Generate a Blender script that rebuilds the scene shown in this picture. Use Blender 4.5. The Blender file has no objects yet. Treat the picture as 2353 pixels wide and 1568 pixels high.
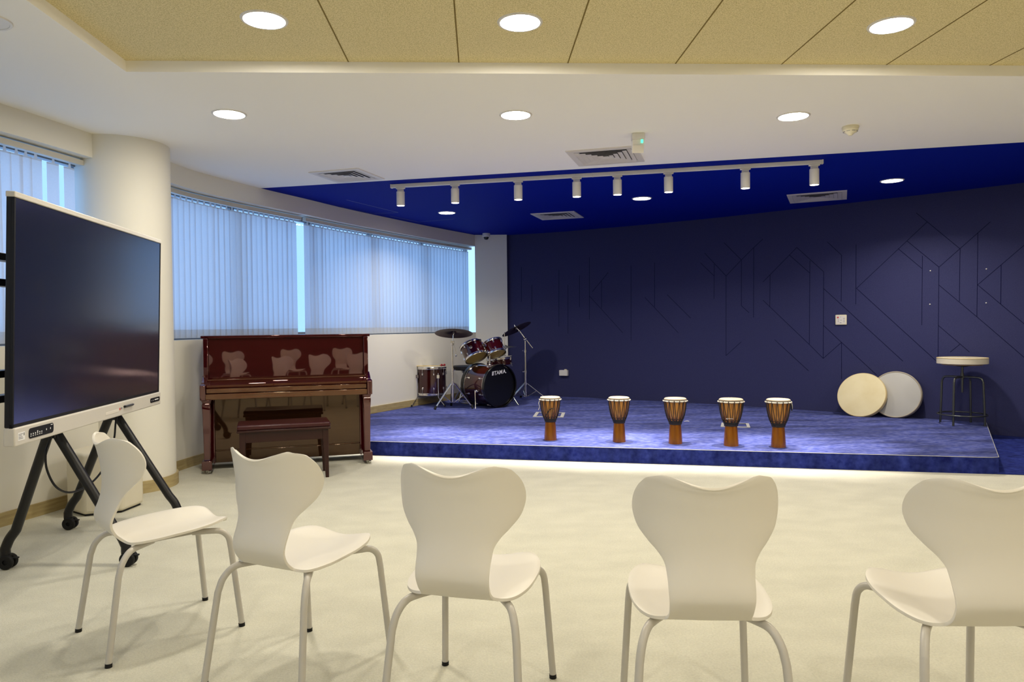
import bpy, bmesh, math, random
from mathutils import Vector, Matrix
random.seed(7)
SC = bpy.context.scene
COL = SC.collection
PI = math.pi

# ------------------------------------------------------------------ camera
cd = bpy.data.cameras.new('camera'); cam = bpy.data.objects.new('camera', cd); COL.objects.link(cam)
yaw, pitch, roll = .0443, -.0210, -.0105
fw = Vector((math.sin(yaw)*math.cos(pitch), math.cos(yaw)*math.cos(pitch), math.sin(pitch)))
r0 = Vector((math.cos(yaw), -math.sin(yaw), 0)); u0 = r0.cross(fw)
rr = r0*math.cos(roll)+u0*math.sin(roll); uu = -r0*math.sin(roll)+u0*math.cos(roll)
cam.matrix_world = Matrix(((rr.x, uu.x, -fw.x, 0), (rr.y, uu.y, -fw.y, 0), (rr.z, uu.z, -fw.z, 1.2), (0, 0, 0, 1)))
cd.sensor_width = 36; cd.sensor_fit = 'HORIZONTAL'; cd.lens = 1670/2353*36; cd.clip_start = .05; cd.clip_end = 200
SC.camera = cam
# ------------------------------------------------------------------ world, exposure
wd = bpy.data.worlds.new('daylight'); SC.world = wd; wd.use_nodes = True
bg = wd.node_tree.nodes['Background']; bg.inputs[0].default_value = (.30, .515, .93, 1); bg.inputs[1].default_value = .72
vs = SC.view_settings; vs.view_transform = 'Standard'; vs.look = 'None'; vs.exposure = 1.47; vs.gamma = 1; vs.use_curve_mapping = False
cy = SC.cycles
cy.use_denoising = True; cy.max_bounces = 14; cy.diffuse_bounces = 10; cy.glossy_bounces = 4; cy.transmission_bounces = 4; cy.transparent_max_bounces = 12
cy.sample_clamp_indirect = 6; cy.caustics_reflective = False; cy.caustics_refractive = False
LAMP = 78.0            # radiance of a downlight disc
SPOT = 150.0            # watts of one track spotlight

# ------------------------------------------------------------------ materials
MATS = {}
def mat(name, col, rough=.5, metal=0, coat=0, spec=.5, ior=1.5, tint=None, emit=None, es=1, noise=None, bump=None, sheen=0):
    """noise=(scale(3 or 1), second colour, low, high, detail); bump=(scale, strength, distance)"""
    m = bpy.data.materials.new(name); m.use_nodes = True; nt = m.node_tree; b = nt.nodes['Principled BSDF']
    b.inputs['Base Color'].default_value = (*col, 1); b.inputs['Roughness'].default_value = rough
    b.inputs['Metallic'].default_value = metal; b.inputs['Coat Weight'].default_value = coat; b.inputs['Coat Roughness'].default_value = .03
    b.inputs['Specular IOR Level'].default_value = spec; b.inputs['Sheen Weight'].default_value = sheen
    b.inputs['IOR'].default_value = ior
    if tint: b.inputs['Specular Tint'].default_value = (*tint, 1)
    if emit: b.inputs['Emission Color'].default_value = (*emit, 1); b.inputs['Emission Strength'].default_value = es
    tc = nt.nodes.new('ShaderNodeTexCoord')
    if noise:
        sc_, c2, lo, hi, det = noise
        mp = nt.nodes.new('ShaderNodeMapping'); nt.links.new(tc.outputs['Object'], mp.inputs[0])
        mp.inputs['Scale'].default_value = sc_ if isinstance(sc_, tuple) else (sc_,)*3
        n = nt.nodes.new('ShaderNodeTexNoise'); n.inputs['Scale'].default_value = 1; n.inputs['Detail'].default_value = det
        nt.links.new(mp.outputs[0], n.inputs['Vector'])
        r = nt.nodes.new('ShaderNodeValToRGB'); r.color_ramp.elements[0].position = lo; r.color_ramp.elements[1].position = hi
        r.color_ramp.elements[0].color = (*col, 1); r.color_ramp.elements[1].color = (*c2, 1)
        nt.links.new(n.outputs[0], r.inputs[0]); nt.links.new(r.outputs[0], b.inputs['Base Color'])
    if bump:
        n2 = nt.nodes.new('ShaderNodeTexNoise'); n2.inputs['Scale'].default_value = bump[0]; n2.inputs['Detail'].default_value = 3
        nt.links.new(tc.outputs['Object'], n2.inputs['Vector'])
        bp = nt.nodes.new('ShaderNodeBump'); bp.inputs['Strength'].default_value = bump[1]; bp.inputs['Distance'].default_value = bump[2]
        nt.links.new(n2.outputs[0], bp.inputs['Height']); nt.links.new(bp.outputs[0], b.inputs['Normal'])
    MATS[name] = m; return m
def two_noise(m, sc2, amt):
    """multiply a second, coarser mottling into the base colour"""
    nt = m.node_tree; b = nt.nodes['Principled BSDF']; lk = b.inputs['Base Color'].links[0]; src = lk.from_socket
    tc = nt.nodes.new('ShaderNodeTexCoord'); mp = nt.nodes.new('ShaderNodeMapping'); mp.inputs['Scale'].default_value = sc2
    nt.links.new(tc.outputs['Object'], mp.inputs[0])
    n = nt.nodes.new('ShaderNodeTexNoise'); n.inputs['Scale'].default_value = 1; n.inputs['Detail'].default_value = 4
    nt.links.new(mp.outputs[0], n.inputs['Vector'])
    mr = nt.nodes.new('ShaderNodeMapRange'); mr.inputs[1].default_value = .3; mr.inputs[2].default_value = .7
    mr.inputs[3].default_value = 1-amt; mr.inputs[4].default_value = 1+amt; nt.links.new(n.outputs[0], mr.inputs[0])
    mx = nt.nodes.new('ShaderNodeVectorMath'); mx.operation = 'SCALE'
    nt.links.new(src, mx.inputs[0]); nt.links.new(mr.outputs[0], mx.inputs['Scale']); nt.links.new(mx.outputs[0], b.inputs['Base Color'])

M_wall = mat('wall_paint', (.76, .735, .655), .7)
M_ceil = mat('ceiling_paint', (.92, .90, .855), .8)
M_panel = mat('wood_wool_panel', (.80, .69, .40), .9, noise=(170, (.54, .46, .215), .42, .66, 6), bump=(160, .5, .004))
M_seam = mat('panel_seam', (.20, .14, .03), .9)
M_bceil = mat('blue_ceiling_paint', (.001, .010, .24), .7, spec=.05)
M_bwall = mat('navy_wallcovering', (.025, .027, .090), .65, spec=.15, noise=(260, (.040, .043, .115), .35, .7, 3), bump=(400, .25, .001))
M_groove = mat('navy_groove', (.007, .007, .032), .8, spec=0)
M_floor = mat('cream_carpet', (.635, .615, .505), .95, noise=(120, (.545, .528, .43), .35, .75, 6), bump=(260, .7, .006)); two_noise(M_floor, (4, 6, 3), .06)
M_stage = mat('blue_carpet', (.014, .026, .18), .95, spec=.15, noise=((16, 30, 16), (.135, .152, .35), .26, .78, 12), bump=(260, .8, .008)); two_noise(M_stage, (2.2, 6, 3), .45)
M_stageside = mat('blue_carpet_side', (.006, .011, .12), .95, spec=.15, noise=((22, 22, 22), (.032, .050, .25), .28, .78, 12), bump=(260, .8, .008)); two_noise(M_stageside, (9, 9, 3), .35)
M_base = mat('oak_skirting', (.44, .35, .17), .5, noise=((6, 6, 60), (.33, .25, .11), .35, .7, 5))
M_trim = mat('pale_edge_trim', (.46, .45, .43), .4)
M_shell = mat('off_white_plastic', (.71, .675, .60), .42)
M_legpaint = mat('light_grey_paint', (.50, .475, .43), .35)
M_rubber = mat('black_rubber', (.006, .006, .006), .6, spec=.3)
M_blk = mat('black_plastic', (.007, .007, .009), .5, spec=.3)
M_blkmetal = mat('black_powdercoat', (.007, .007, .008), .35, spec=.4)
M_screen = mat('dark_screen_glass', (.012, .015, .034), .16, ior=4.0, noise=(7, (.022, .023, .028), .55, .85, 6))
M_silver = mat('pale_silver_frame', (.60, .57, .52), .4)
M_chrome = mat('chrome', (.78, .76, .72), .16, metal=1)
M_chromed = mat('satin_steel', (.55, .54, .50), .3, metal=1)
M_piano = mat('polished_mahogany', (.040, .0030, .0040), .02, ior=2.1, tint=(1, .72, .70), noise=((2, 2, 40), (.030, .0022, .003), .3, .7, 6))
M_pianolow = mat('mahogany_floor_tinted', (.016, .0055, .0025), .03, ior=1.75, tint=(1, .74, .54), noise=((3, 3, 30), (.024, .009, .0035), .3, .7, 6))  # brown of the mirrored floor is mixed into this mahogany's colour and tint
M_keyslip = mat('amber_mahogany', (.085, .022, .006), .08, ior=2.0, tint=(1, .8, .6), noise=((3, 3, 50), (.055, .012, .004), .3, .7, 6))
M_benchw = mat('bench_wood', (.030, .009, .007), .32, spec=.3, noise=((4, 4, 40), (.028, .009, .007), .3, .7, 5))
M_leather = mat('oxblood_leather', (.040, .005, .006), .3, spec=.35, bump=(120, .15, .002))
M_drum = mat('dark_red_lacquer', (.026, .002, .0025), .08, ior=1.75, tint=(1, .78, .78))
M_black_gloss = mat('black_drum_head', (.004, .004, .005), .25)
M_amber = mat('amber_drum_head', (.72, .50, .10), .35)
M_white_head = mat('white_drum_head', (.68, .66, .62), .5)
M_bronze = mat('dark_bronze', (.085, .045, .046), .34, metal=.75)
M_djbody = mat('amber_varnished_wood', (.27, .088, .001), .25, coat=.25, spec=.3, noise=((22, 22, 3), (.085, .016, .001), .36, .75, 3))
M_djbowl = mat('pale_amber_wood', (.38, .165, .030), .3, coat=.2, spec=.3, noise=((34, 34, 3), (.12, .032, .006), .46, .72, 2))
M_skin = mat('goat_skin', (.30, .235, .15), .6)
M_skinrim = mat('rolled_skin_rim', (.36, .31, .235), .6)
M_rope = mat('black_cord', (.012, .009, .008), .7)
M_natcord = mat('pale_cord', (.60, .56, .48), .7)
M_gong = mat('tan_skin', (.66, .58, .36), .55, noise=(4, (.60, .51, .29), .4, .7, 4))
M_hoopwood = mat('blond_hoop', (.58, .45, .22), .4)
M_fdgrey = mat('grey_frame_skin', (.41, .40, .37), .5)
M_gun = mat('gunmetal_tube', (.09, .095, .09), .3, metal=.8)
M_white = mat('white_plastic', (.74, .71, .66), .4)
M_cream = mat('cream_plastic', (.74, .68, .50), .45)
M_vent = mat('vent_paint', (.70, .66, .60), .45)
M_dark = mat('duct_dark', (.03, .03, .032), .8)
M_pouf = mat('cream_leatherette', (.68, .63, .50), .5)
M_glassled = mat('green_led', (.1, .6, .4), .3, emit=(.1, 1, .6), es=.45)
M_red = mat('red_print', (.6, .05, .05), .5)
M_grey = mat('grey_print', (.22, .22, .23), .5)
M_whitep = mat('white_print', (.8, .8, .82), .5)
M_lamp = mat('lamp_diffuser', (.9, .9, .9), .5, emit=(1.0, .925, .79), es=LAMP)
M_spotface = mat('spot_lens', (.9, .9, .9), .5, emit=(1.0, .93, .82), es=9)
M_wood = mat('plain_wood', (.45, .27, .10), .45)
M_alu = mat('window_aluminium', (.30, .31, .33), .4, metal=.5)
M_rail = mat('blind_rail', (.55, .53, .48), .5)
def mat_trans(name, col, tr):
    m = bpy.data.materials.new(name); m.use_nodes = True; nt = m.node_tree; nt.nodes.clear()
    o = nt.nodes.new('ShaderNodeOutputMaterial'); d = nt.nodes.new('ShaderNodeBsdfDiffuse'); t = nt.nodes.new('ShaderNodeBsdfTranslucent'); x = nt.nodes.new('ShaderNodeMixShader')
    tc = nt.nodes.new('ShaderNodeTexCoord'); n = nt.nodes.new('ShaderNodeTexNoise'); n.inputs['Scale'].default_value = 90; n.inputs['Detail'].default_value = 4
    r = nt.nodes.new('ShaderNodeValToRGB'); r.color_ramp.elements[0].color = (*[c*.92 for c in col], 1); r.color_ramp.elements[1].color = (*col, 1)
    nt.links.new(tc.outputs['Object'], n.inputs['Vector']); nt.links.new(n.outputs[0], r.inputs[0])
    nt.links.new(r.outputs[0], d.inputs[0]); nt.links.new(r.outputs[0], t.inputs[0])
    x.inputs[0].default_value = tr; nt.links.new(d.outputs[0], x.inputs[1]); nt.links.new(t.outputs[0], x.inputs[2]); nt.links.new(x.outputs[0], o.inputs[0])
    return m
M_slat = mat_trans('blind_fabric', (.80, .81, .83), .66)
M_pocket = mat_trans('blind_weight_pocket', (.62, .62, .62), .5)
def mat_glass():
    m = bpy.data.materials.new('window_glass'); m.use_nodes = True; nt = m.node_tree; nt.nodes.clear()
    o = nt.nodes.new('ShaderNodeOutputMaterial'); t = nt.nodes.new('ShaderNodeBsdfTransparent'); g = nt.nodes.new('ShaderNodeBsdfGlossy'); x = nt.nodes.new('ShaderNodeMixShader')
    t.inputs[0].default_value = (.90, .95, .97, 1); g.inputs['Roughness'].default_value = .02; x.inputs[0].default_value = .06
    nt.links.new(t.outputs[0], x.inputs[1]); nt.links.new(g.outputs[0], x.inputs[2]); nt.links.new(x.outputs[0], o.inputs[0]); return m
M_glass = mat_glass()

# ------------------------------------------------------------------ mesh builder
def frame(o, z, x=None):
    z = Vector(z).normalized(); x = Vector(x) if x is not None else (Vector((1, 0, 0)) if abs(z.x) < .9 else Vector((0, 1, 0)))
    y = z.cross(x).normalized(); x = y.cross(z)
    return Matrix(((x.x, y.x, z.x, o[0]), (x.y, y.y, z.y, o[1]), (x.z, y.z, z.z, o[2]), (0, 0, 0, 1)))
def rotz(a, o=(0, 0, 0)): return Matrix.Translation(o) @ Matrix.Rotation(a, 4, 'Z')
def smooth_pts(pts, n=6):
    pts = [Vector(p) for p in pts]; q = [2*pts[0]-pts[1]]+pts+[2*pts[-1]-pts[-2]]; o = []
    for i in range(1, len(q)-2):
        a, b, c, d = q[i-1:i+3]
        for k in range(n):
            t = k/n; o.append(.5*((2*b)+(c-a)*t+(2*a-5*b+4*c-d)*t*t+(3*b-a-3*c+d)*t**3))
    return o+[pts[-1]]
class MB:
    def __init__(s): s.v = []; s.f = []; s.m = []
    def add(s, vs_, fs, mi=0, M=None):
        k = len(s.v)
        for v in vs_: s.v.append((M @ Vector(v)) if M is not None else Vector(v))
        for f in fs: s.f.append([k+i for i in f]); s.m.append(mi)
        return s
    def box(s, lo, hi, mi=0, M=None):
        (a, b, c), (d, e, f) = lo, hi
        return s.add([(a, b, c), (d, b, c), (d, e, c), (a, e, c), (a, b, f), (d, b, f), (d, e, f), (a, e, f)],
                     [(3, 2, 1, 0), (4, 5, 6, 7), (0, 1, 5, 4), (1, 2, 6, 5), (2, 3, 7, 6), (3, 0, 4, 7)], mi, M)
    def cbox(s, c, d, mi=0, M=None):
        return s.box([c[i]-d[i]/2 for i in range(3)], [c[i]+d[i]/2 for i in range(3)], mi, M)
    def prism(s, poly, z0, z1, mi=0, M=None):
        n = len(poly)
        return s.add([(x, y, z0) for x, y in poly]+[(x, y, z1) for x, y in poly],
                     [tuple(range(n-1, -1, -1)), tuple(range(n, 2*n))]+[(i, (i+1) % n, n+(i+1) % n, n+i) for i in range(n)], mi, M)
    def lathe(s, prof, n=32, mi=0, M=None, closed=False):
        vs_ = []; fs = []
        for r, z in prof:
            for k in range(n):
                a = 2*PI*k/n; vs_.append((r*math.cos(a), r*math.sin(a), z))
        L = len(prof)
        for i in range(L if closed else L-1):
            j = (i+1) % L
            for k in range(n): fs.append((i*n+k, i*n+(k+1) % n, j*n+(k+1) % n, j*n+k))
        if not closed and not (L == 2 and prof[0][0] < 1e-5 and prof[0][1] == prof[1][1]):
            if prof[0][0] > 1e-5: fs.append(tuple(range(n-1, -1, -1)))
            if prof[-1][0] > 1e-5: fs.append(tuple((L-1)*n+k for k in range(n)))
        return s.add(vs_, fs, mi, M)
    def cyl(s, p0, p1, r0, r1=None, n=16, mi=0):
        r1 = r0 if r1 is None else r1; p0 = Vector(p0); p1 = Vector(p1); d = p1-p0
        return s.lathe([(r0, 0), (r1, d.length)], n, mi, frame(p0, d))
    def tube(s, pts, r, n=10, mi=0, sm=0, closed=False):
        pts = smooth_pts(pts, sm) if sm else [Vector(p) for p in pts]
        L = len(pts); rs = r if isinstance(r, (list, tuple)) else [r]*L
        if len(rs) != L: rs = [rs[min(int(i*len(rs)/L), len(rs)-1)] for i in range(L)]
        t0 = (pts[1]-pts[0]).normalized(); x = t0.orthogonal().normalized(); vs_ = []; fs = []
        for i, p in enumerate(pts):
            if closed: t = (pts[(i+1) % L]-pts[i-1]).normalized()
            else: t = (pts[min(i+1, L-1)]-pts[max(i-1, 0)]).normalized()
            x = (x-t*x.dot(t)).normalized(); y = t.cross(x)
            for k in range(n):
                a = 2*PI*k/n; vs_.append(p+(x*math.cos(a)+y*math.sin(a))*rs[i])
        for i in range(L if closed else L-1):
            j = (i+1) % L
            for k in range(n): fs.append((i*n+k, i*n+(k+1) % n, j*n+(k+1) % n, j*n+k))
        if not closed: fs += [tuple(range(n-1, -1, -1)), tuple((L-1)*n+k for k in range(n))]
        return s.add(vs_, fs, mi)
    def torus(s, M, R_, r, n=48, k=10, mi=0):
        return s.lathe([(R_+r*math.cos(2*PI*i/k), r*math.sin(2*PI*i/k)) for i in range(k)], n, mi, M, closed=True)
    def ball(s, c, r, n=16, mi=0, sz=1):
        m = n//2
        return s.lathe([(max(r*math.sin(PI*i/m), 1e-6), -r*sz*math.cos(PI*i/m)) for i in range(m+1)], n, mi, Matrix.Translation(c))
    def build(s, name, mats, parent=None, bevel=0, smooth=True, ang=38, seg=2):
        me = bpy.data.meshes.new(name); me.from_pydata([tuple(v) for v in s.v], [], s.f)
        for m in (mats if isinstance(mats, (list, tuple)) else [mats]): me.materials.append(m)
        for p, mi in zip(me.polygons, s.m): p.material_index = mi
        bm = bmesh.new(); bm.from_mesh(me); bmesh.ops.remove_doubles(bm, verts=bm.verts, dist=8e-6)
        bmesh.ops.recalc_face_normals(bm, faces=bm.faces); bm.to_mesh(me); bm.free()
        if smooth:
            for p in me.polygons: p.use_smooth = True
            me.set_sharp_from_angle(angle=math.radians(ang))
        o = bpy.data.objects.new(name, me); COL.objects.link(o)
        if parent is not None: o.parent = parent
        if bevel:
            b = o.modifiers.new('bevel', 'BEVEL'); b.width = bevel; b.segments = seg; b.limit_method = 'ANGLE'; b.angle_limit = math.radians(40)
        return o
def tag(o, label, cat, group=None):
    o['label'] = label; o['category'] = cat
    if group: o['group'] = group
    return o
def thing(name, label, cat, loc=(0, 0, 0), rz=0, group=None, M=None):
    o = bpy.data.objects.new(name, None); COL.objects.link(o); o.empty_display_size = .1
    if M is not None: o.matrix_world = M
    else: o.location = loc; o.rotation_euler = (0, 0, rz)
    return tag(o, label, cat, group)
def struct(o): o['kind'] = 'structure'; return o
def dup(root, label=None):
    r = root.copy(); COL.objects.link(r)
    if label: r['label'] = label
    for ch in list(root.children):
        c = ch.copy(); COL.objects.link(c); c.parent = r
        for g in list(ch.children):
            d = g.copy(); COL.objects.link(d); d.parent = c
    return r

# ------------------------------------------------------------------ plan geometry
CH = 2.60; SH = .13
WB = [(0.43, 11.25), (1.0, 11.0), (1.52, 10.69), (2.3, 10.16), (3.11, 9.54), (4.17, 8.56), (4.52, 8.22), (5.37, 7.37), (6.0, 6.64), (6.7, 5.75), (7.4, 4.8)]
WL = [(-4.6, -5.0), (-4.45, -2.5), (-4.1, 0.0), (-3.62, 2.4), (-3.24, 3.65), (-2.93, 4.62), (-2.80, 5.1), (-2.67, 5.7), (-2.575, 6.22), (-2.47, 6.68), (-2.18, 7.37), (-1.87, 8.0), (-1.53, 8.72), (-1.11, 9.48), (-.61, 10.34), (-.03, 11.25)]
def cr2(pts, n=8): return [(p.x, p.y) for p in smooth_pts([(x, y, 0) for x, y in pts], n)]
class Curve:
    def __init__(s, pts, n=8):
        s.p = [Vector(q) for q in cr2(pts, n)]; s.s = [0]
        for a, b in zip(s.p, s.p[1:]): s.s.append(s.s[-1]+(b-a).length)
    def at(s, t):
        t = max(0, min(t, s.s[-1]-1e-6)); i = max(k for k in range(len(s.s)) if s.s[k] <= t)
        i = min(i, len(s.p)-2); a, b = s.p[i], s.p[i+1]; d = (b-a).normalized()
        return a+d*(t-s.s[i]), d
    def near(s, q):
        q = Vector(q); best = None
        for k in range(0, int(s.s[-1]*200)):
            p, d = s.at(k/200); e = (p-q).length
            if best is None or e < best[0]: best = (e, k/200)
        return best[1]
CB = Curve(WB); CL = Curve(WL)

# ------------------------------------------------------------------ floor, stage, ceilings
OUT = []
for k in range(0, 70):
    p_, d_ = CL.at(CL.s[-1]*k/69); OUT.append((p_.x-d_.y*.15, p_.y+d_.x*.15))
BO = []
for k in range(0, 40):
    p_, d_ = CB.at(CB.s[-1]*(1-k/39)); BO.append((p_.x-d_.y*.1, p_.y+d_.x*.1))
BO = [p for p in BO if p[0] > .4]+[(.2, 11.5)]
def plan(pts, z): return MB().add([(x, y, z) for x, y in pts], [tuple(range(len(pts)))])
struct(plan([(7.5, -5.3)]+BO+OUT[::-1], 0).build('floor', M_floor, smooth=False))
A0 = Vector((.366, 6.465)); A1 = Vector((4.02, 5.475)); sd = (A1-A0).normalized()
def front(x): return A0.y+(x-A0.x)*(A1.y-A0.y)/(A1.x-A0.x)
# blue carpet beside the stage
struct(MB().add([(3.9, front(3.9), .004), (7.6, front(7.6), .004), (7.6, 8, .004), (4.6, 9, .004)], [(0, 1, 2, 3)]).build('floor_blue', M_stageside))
# stage outline: front edge, rounded corner, right end, then along the two walls
ins_b = [CB.at(CB.near((5.33, 7.42))-k*.25)[0] for k in range(0, 28)]
ins_b = [p for p in ins_b if p.x > .5]
ins_l = [Vector(CL.at(CL.s[-1]-.05-k*.25)[0]) for k in range(0, 30)]
ins_l = [p for p in ins_l if p.y > 8.25]
def off(p, c): return p+c
corner = Vector((4.06, front(4.06)))
poly = [(x, front(x)) for x in (-1.04, -.5, 0, 1, 2, 3, 3.9)]
poly += [(4.0, front(4.0)+.006), (4.055, front(4.05)+.035), (4.085, front(4.08)+.09)]
poly += [(p.x-.02, p.y-.03) for p in ins_b]+[(.43, 11.1), (.1, 11.1)]+[(p.x+.02, p.y-.01) for p in ins_l]
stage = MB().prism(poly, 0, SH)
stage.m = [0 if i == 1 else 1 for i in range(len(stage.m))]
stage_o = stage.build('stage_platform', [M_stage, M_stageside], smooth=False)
tag(stage_o, 'low blue carpeted stage platform along the back wall', 'stage')
edge = [(x, y, SH+.001) for x, y in poly[:10+len(ins_b[:1])]]
MB().tube(edge, .0025, 6).build('edge_trim', M_trim, stage_o)['label'] = 'pale edging strip of the stage'

bl = lambda x: 6.66+(x-.405)*(-.2845)        # front edge of the blue ceiling
oa = [p for p in OUT if p[1] < 4.06]; ob = [p for p in OUT if 4.06 <= p[1] < bl(p[0])]; oc = [p for p in OUT if p[1] >= bl(p[0])]
xb = ob[-1][0]+.02
cm = plan([(-1.9, -5.2), (-1.9, 4.06), (oa[-1][0], 4.06)]+oa[::-1], CH)
for q in ([(oa[-1][0], 4.06), (-1.9, 4.06), (5.8, 4.06), (7.5, 4.06), (7.5, bl(7.5)), (xb, bl(xb))]+ob[::-1], [(5.8, -5.2), (7.5, -5.2), (7.5, 4.06), (5.8, 4.06)]): cm.add([(x, y, CH) for x, y in q], [tuple(range(len(q)))])
struct(cm.build('ceiling', M_ceil, smooth=False))
struct(plan([(xb, bl(xb)), (7.45, bl(7.45))]+BO+oc[::-1], CH).build('ceiling_blue', M_bceil, smooth=False))
c = MB()
CZ = 2.66
c.add([(-1.9, -5.2, CZ), (5.8, -5.2, CZ), (5.8, 4.06, CZ), (-1.9, 4.06, CZ)], [(0, 1, 2, 3)], 0)
c.add([(-1.9, 4.06, CH), (5.8, 4.06, CH), (5.8, 4.06, CZ), (-1.9, 4.06, CZ)], [(0, 1, 2, 3)], 2)
c.add([(-1.9, -5.2, CH), (-1.9, 4.06, CH), (-1.9, 4.06, CZ), (-1.9, -5.2, CZ)], [(0, 1, 2, 3)], 2)
c.add([(5.8, -5.2, CH), (5.8, 4.06, CH), (5.8, 4.06, CZ), (5.8, -5.2, CZ)], [(0, 1, 2, 3)], 2)
for k in range(-1, 12):
    x = -.098+k*.6055
    if -1.9 < x < 5.7: c.box((x-.0035, -5.2, CZ-.0012), (x+.0035, 4.06, CZ-.0002), 1)
struct(c.build('ceiling_panels', [M_panel, M_seam, M_ceil], smooth=False))

# ------------------------------------------------------------------ walls
def wall_strip(curve, t0, t1, z0, z1, inner, outer, side, mb, mi=0, step=.12, caps=True):
    """solid strip of a curved wall; side=+1 puts the thickness to the left of the direction of travel"""
    n = max(1, int((t1-t0)/step)); a = []
    for k in range(n+1):
        p, d = curve.at(t0+(t1-t0)*k/n); nn = Vector((-d.y, d.x))*side
        pi_, po = p+nn*inner, p+nn*outer; a.append((pi_, po))
    vs_ = []; fs = []
    for pi_, po in a: vs_ += [(pi_.x, pi_.y, z0), (pi_.x, pi_.y, z1), (po.x, po.y, z1), (po.x, po.y, z0)]
    for k in range(n):
        b = 4*k
        fs += [(b, b+4, b+5, b+1), (b+1, b+5, b+6, b+2), (b+2, b+6, b+7, b+3), (b+3, b+7, b+4, b)]
    if caps: fs += [(0, 1, 2, 3), (4*n+3, 4*n+2, 4*n+1, 4*n)]
    mb.add(vs_, fs, mi)
SILL, HEAD, TH = 1.105, 2.43, .26
tE = CL.s[-1]; w1a, w1b = CL.near((-3.62, 2.4)), CL.near((-2.728, 5.43)); w2a, w2b = CL.near((-2.60, 6.10)), tE-.004; w0a, w0b = CL.near((-4.5, -3.6)), CL.near((-3.75, 1.9))
wl = MB()
wall_strip(CL, 0, tE, 0, SILL, 0, TH, 1, wl); wall_strip(CL, 0, tE, HEAD, CH, 0, TH, 1, wl)
for a, b in ((0, w0a), (w0b, w1a), (w1b, w2a)): wall_strip(CL, a, b, SILL, HEAD, 0, TH, 1, wl)
struct(wl.build('wall_left', M_wall))
# navy wall with its grooved pattern
wb = MB(); tB = CB.s[-1]
wall_strip(CB, 0, tB, 0, CH, 0, .2, 1, wb, 0)
PAT = [[(5.595, 2.407), (5.705, 2.296), (6.019, 1.974)], [(5.705, 2.296), (4.97, 1.595)], [(5.502, 2.105), (5.82, 1.791)], [(5.413, 2.025), (5.655, 1.784)], [(5.82, 1.791), (6.182, 2.13), (6.294, 2.235)], [(6.182, 2.13), (6.175, 1.243)], [(6.019, 1.974), (6.013, 1.41)], [(5.82, 1.791), (5.811, 0.748)], [(5.658, 1.926), (5.653, 1.159)], [(4.97, 1.595), (5.811, 0.748)], [(4.966, 2.106), (4.962, 1.409)], [(5.818, 1.597), (6.175, 1.243), (6.587, 0.826), (7.0, .42)], [(6.9, 2.27), (6.586, 1.964), (6.181, 1.581), (6.589, 1.166), (7.0, .75)], [(6.39, 1.779), (6.387, 1.369)], [(5.811, 1.158), (6.109, 0.867)], [(6.019, 0.95), (5.928, 0.864)], [(4.642, 2.165), (4.803, 1.996), (4.799, 1.446)], [(4.601, 1.606), (5.464, 0.754)], [(4.281, 2.127), (4.599, 1.811), (4.592, 0.766)], [(4.281, 2.127), (3.854, 1.721)], [(4.191, 2.04), (4.437, 1.803)], [(4.438, 1.955), (4.429, 0.933)], [(3.947, 1.813), (3.942, 1.402)], [(3.854, 1.492), (4.429, 0.933)], [(4.429, 0.933), (4.592, 0.766), (4.802, 0.961), (5.189, 0.588)], [(4.802, 0.961), (4.802, 0.523)], [(4.593, 1.168), (4.802, 0.961)], [(4.003, 0.99), (4.42, 0.61)], [(3.339, 2.264), (3.573, 2.021), (3.571, 1.429), (3.672, 1.337)], [(3.573, 2.021), (3.366, 1.825)], [(3.573, 2.021), (3.738, 2.169), (3.732, 1.273)], [(3.738, 2.169), (3.856, 2.266)], [(3.07, 2.146), (3.366, 1.825), (3.361, 0.777), (3.569, 0.961)], [(3.011, 2.02), (3.2, 1.834)], [(3.204, 1.99), (3.198, 1.53)], [(2.353, 2.058), (2.349, 1.44)], [(1.999, 2.039), (1.991, 0.974)], [(2.205, 1.579), (2.691, 1.08)], [(2.533, 1.608), (2.87, 1.277)], [(1.644, 1.957), (1.538, 1.841), (1.535, 1.438)], [(1.538, 1.841), (1.389, 1.685)], [(1.349, 2.194), (1.341, 1.279)], [(1.344, 1.625), (1.864, 1.083)], [(1.185, 1.937), (1.181, 1.466)], [(0.996, 1.801), (0.989, 1.076)], [(0.85, 2.035), (0.841, 1.181)], [(0.409, 1.821), (0.405, 1.418)], [(0.241, 2.102), (0.235, 1.57)]]
for pl in PAT:
    for (s0, z0), (s1, z1) in zip(pl, pl[1:]):
        L = math.hypot(s1-s0, z1-z0); n = max(1, int(L/.08)); ds, dz = (s1-s0)/L, (z1-z0)/L; hw = .0026; vs_ = []; fs = []
        for k in range(n+1):
            for sg in (-1, 1):
                s_, z_ = s0+(s1-s0)*k/n-dz*hw*sg, z0+(z1-z0)*k/n+ds*hw*sg
                p, d = CB.at(s_); q = p-Vector((-d.y, d.x))*.0012; vs_.append((q.x, q.y, z_))
        for k in range(n): fs.append((2*k, 2*k+2, 2*k+3, 2*k+1))
        wb.add(vs_, fs, 1)
struct(wb.build('wall_back', [M_bwall, M_groove]))
struct(MB().box((-.06, 11.19, 0), (.432, 11.6, CH)).build('wall_corner', M_wall))
struct(MB().box((7.4, -5.2, 0), (7.6, 4.9, CH)).build('wall_right', M_wall))
struct(MB().box((-6, -5.4, 1.35), (7.6, -5.2, CH)).box((-6, -5.4, 0), (7.6, -5.18, 1.35), 1).build('wall_rear', [M_wall, mat('dark_wood_panelling', (.06, .025, .012), .6)]))
PC = (-2.70, 5.67)
struct(MB().lathe([(.335, 0), (.335, CH)], 72, 0, Matrix.Translation((*PC, 0))).build('wall_pillar', M_wall))
b = MB()
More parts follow.
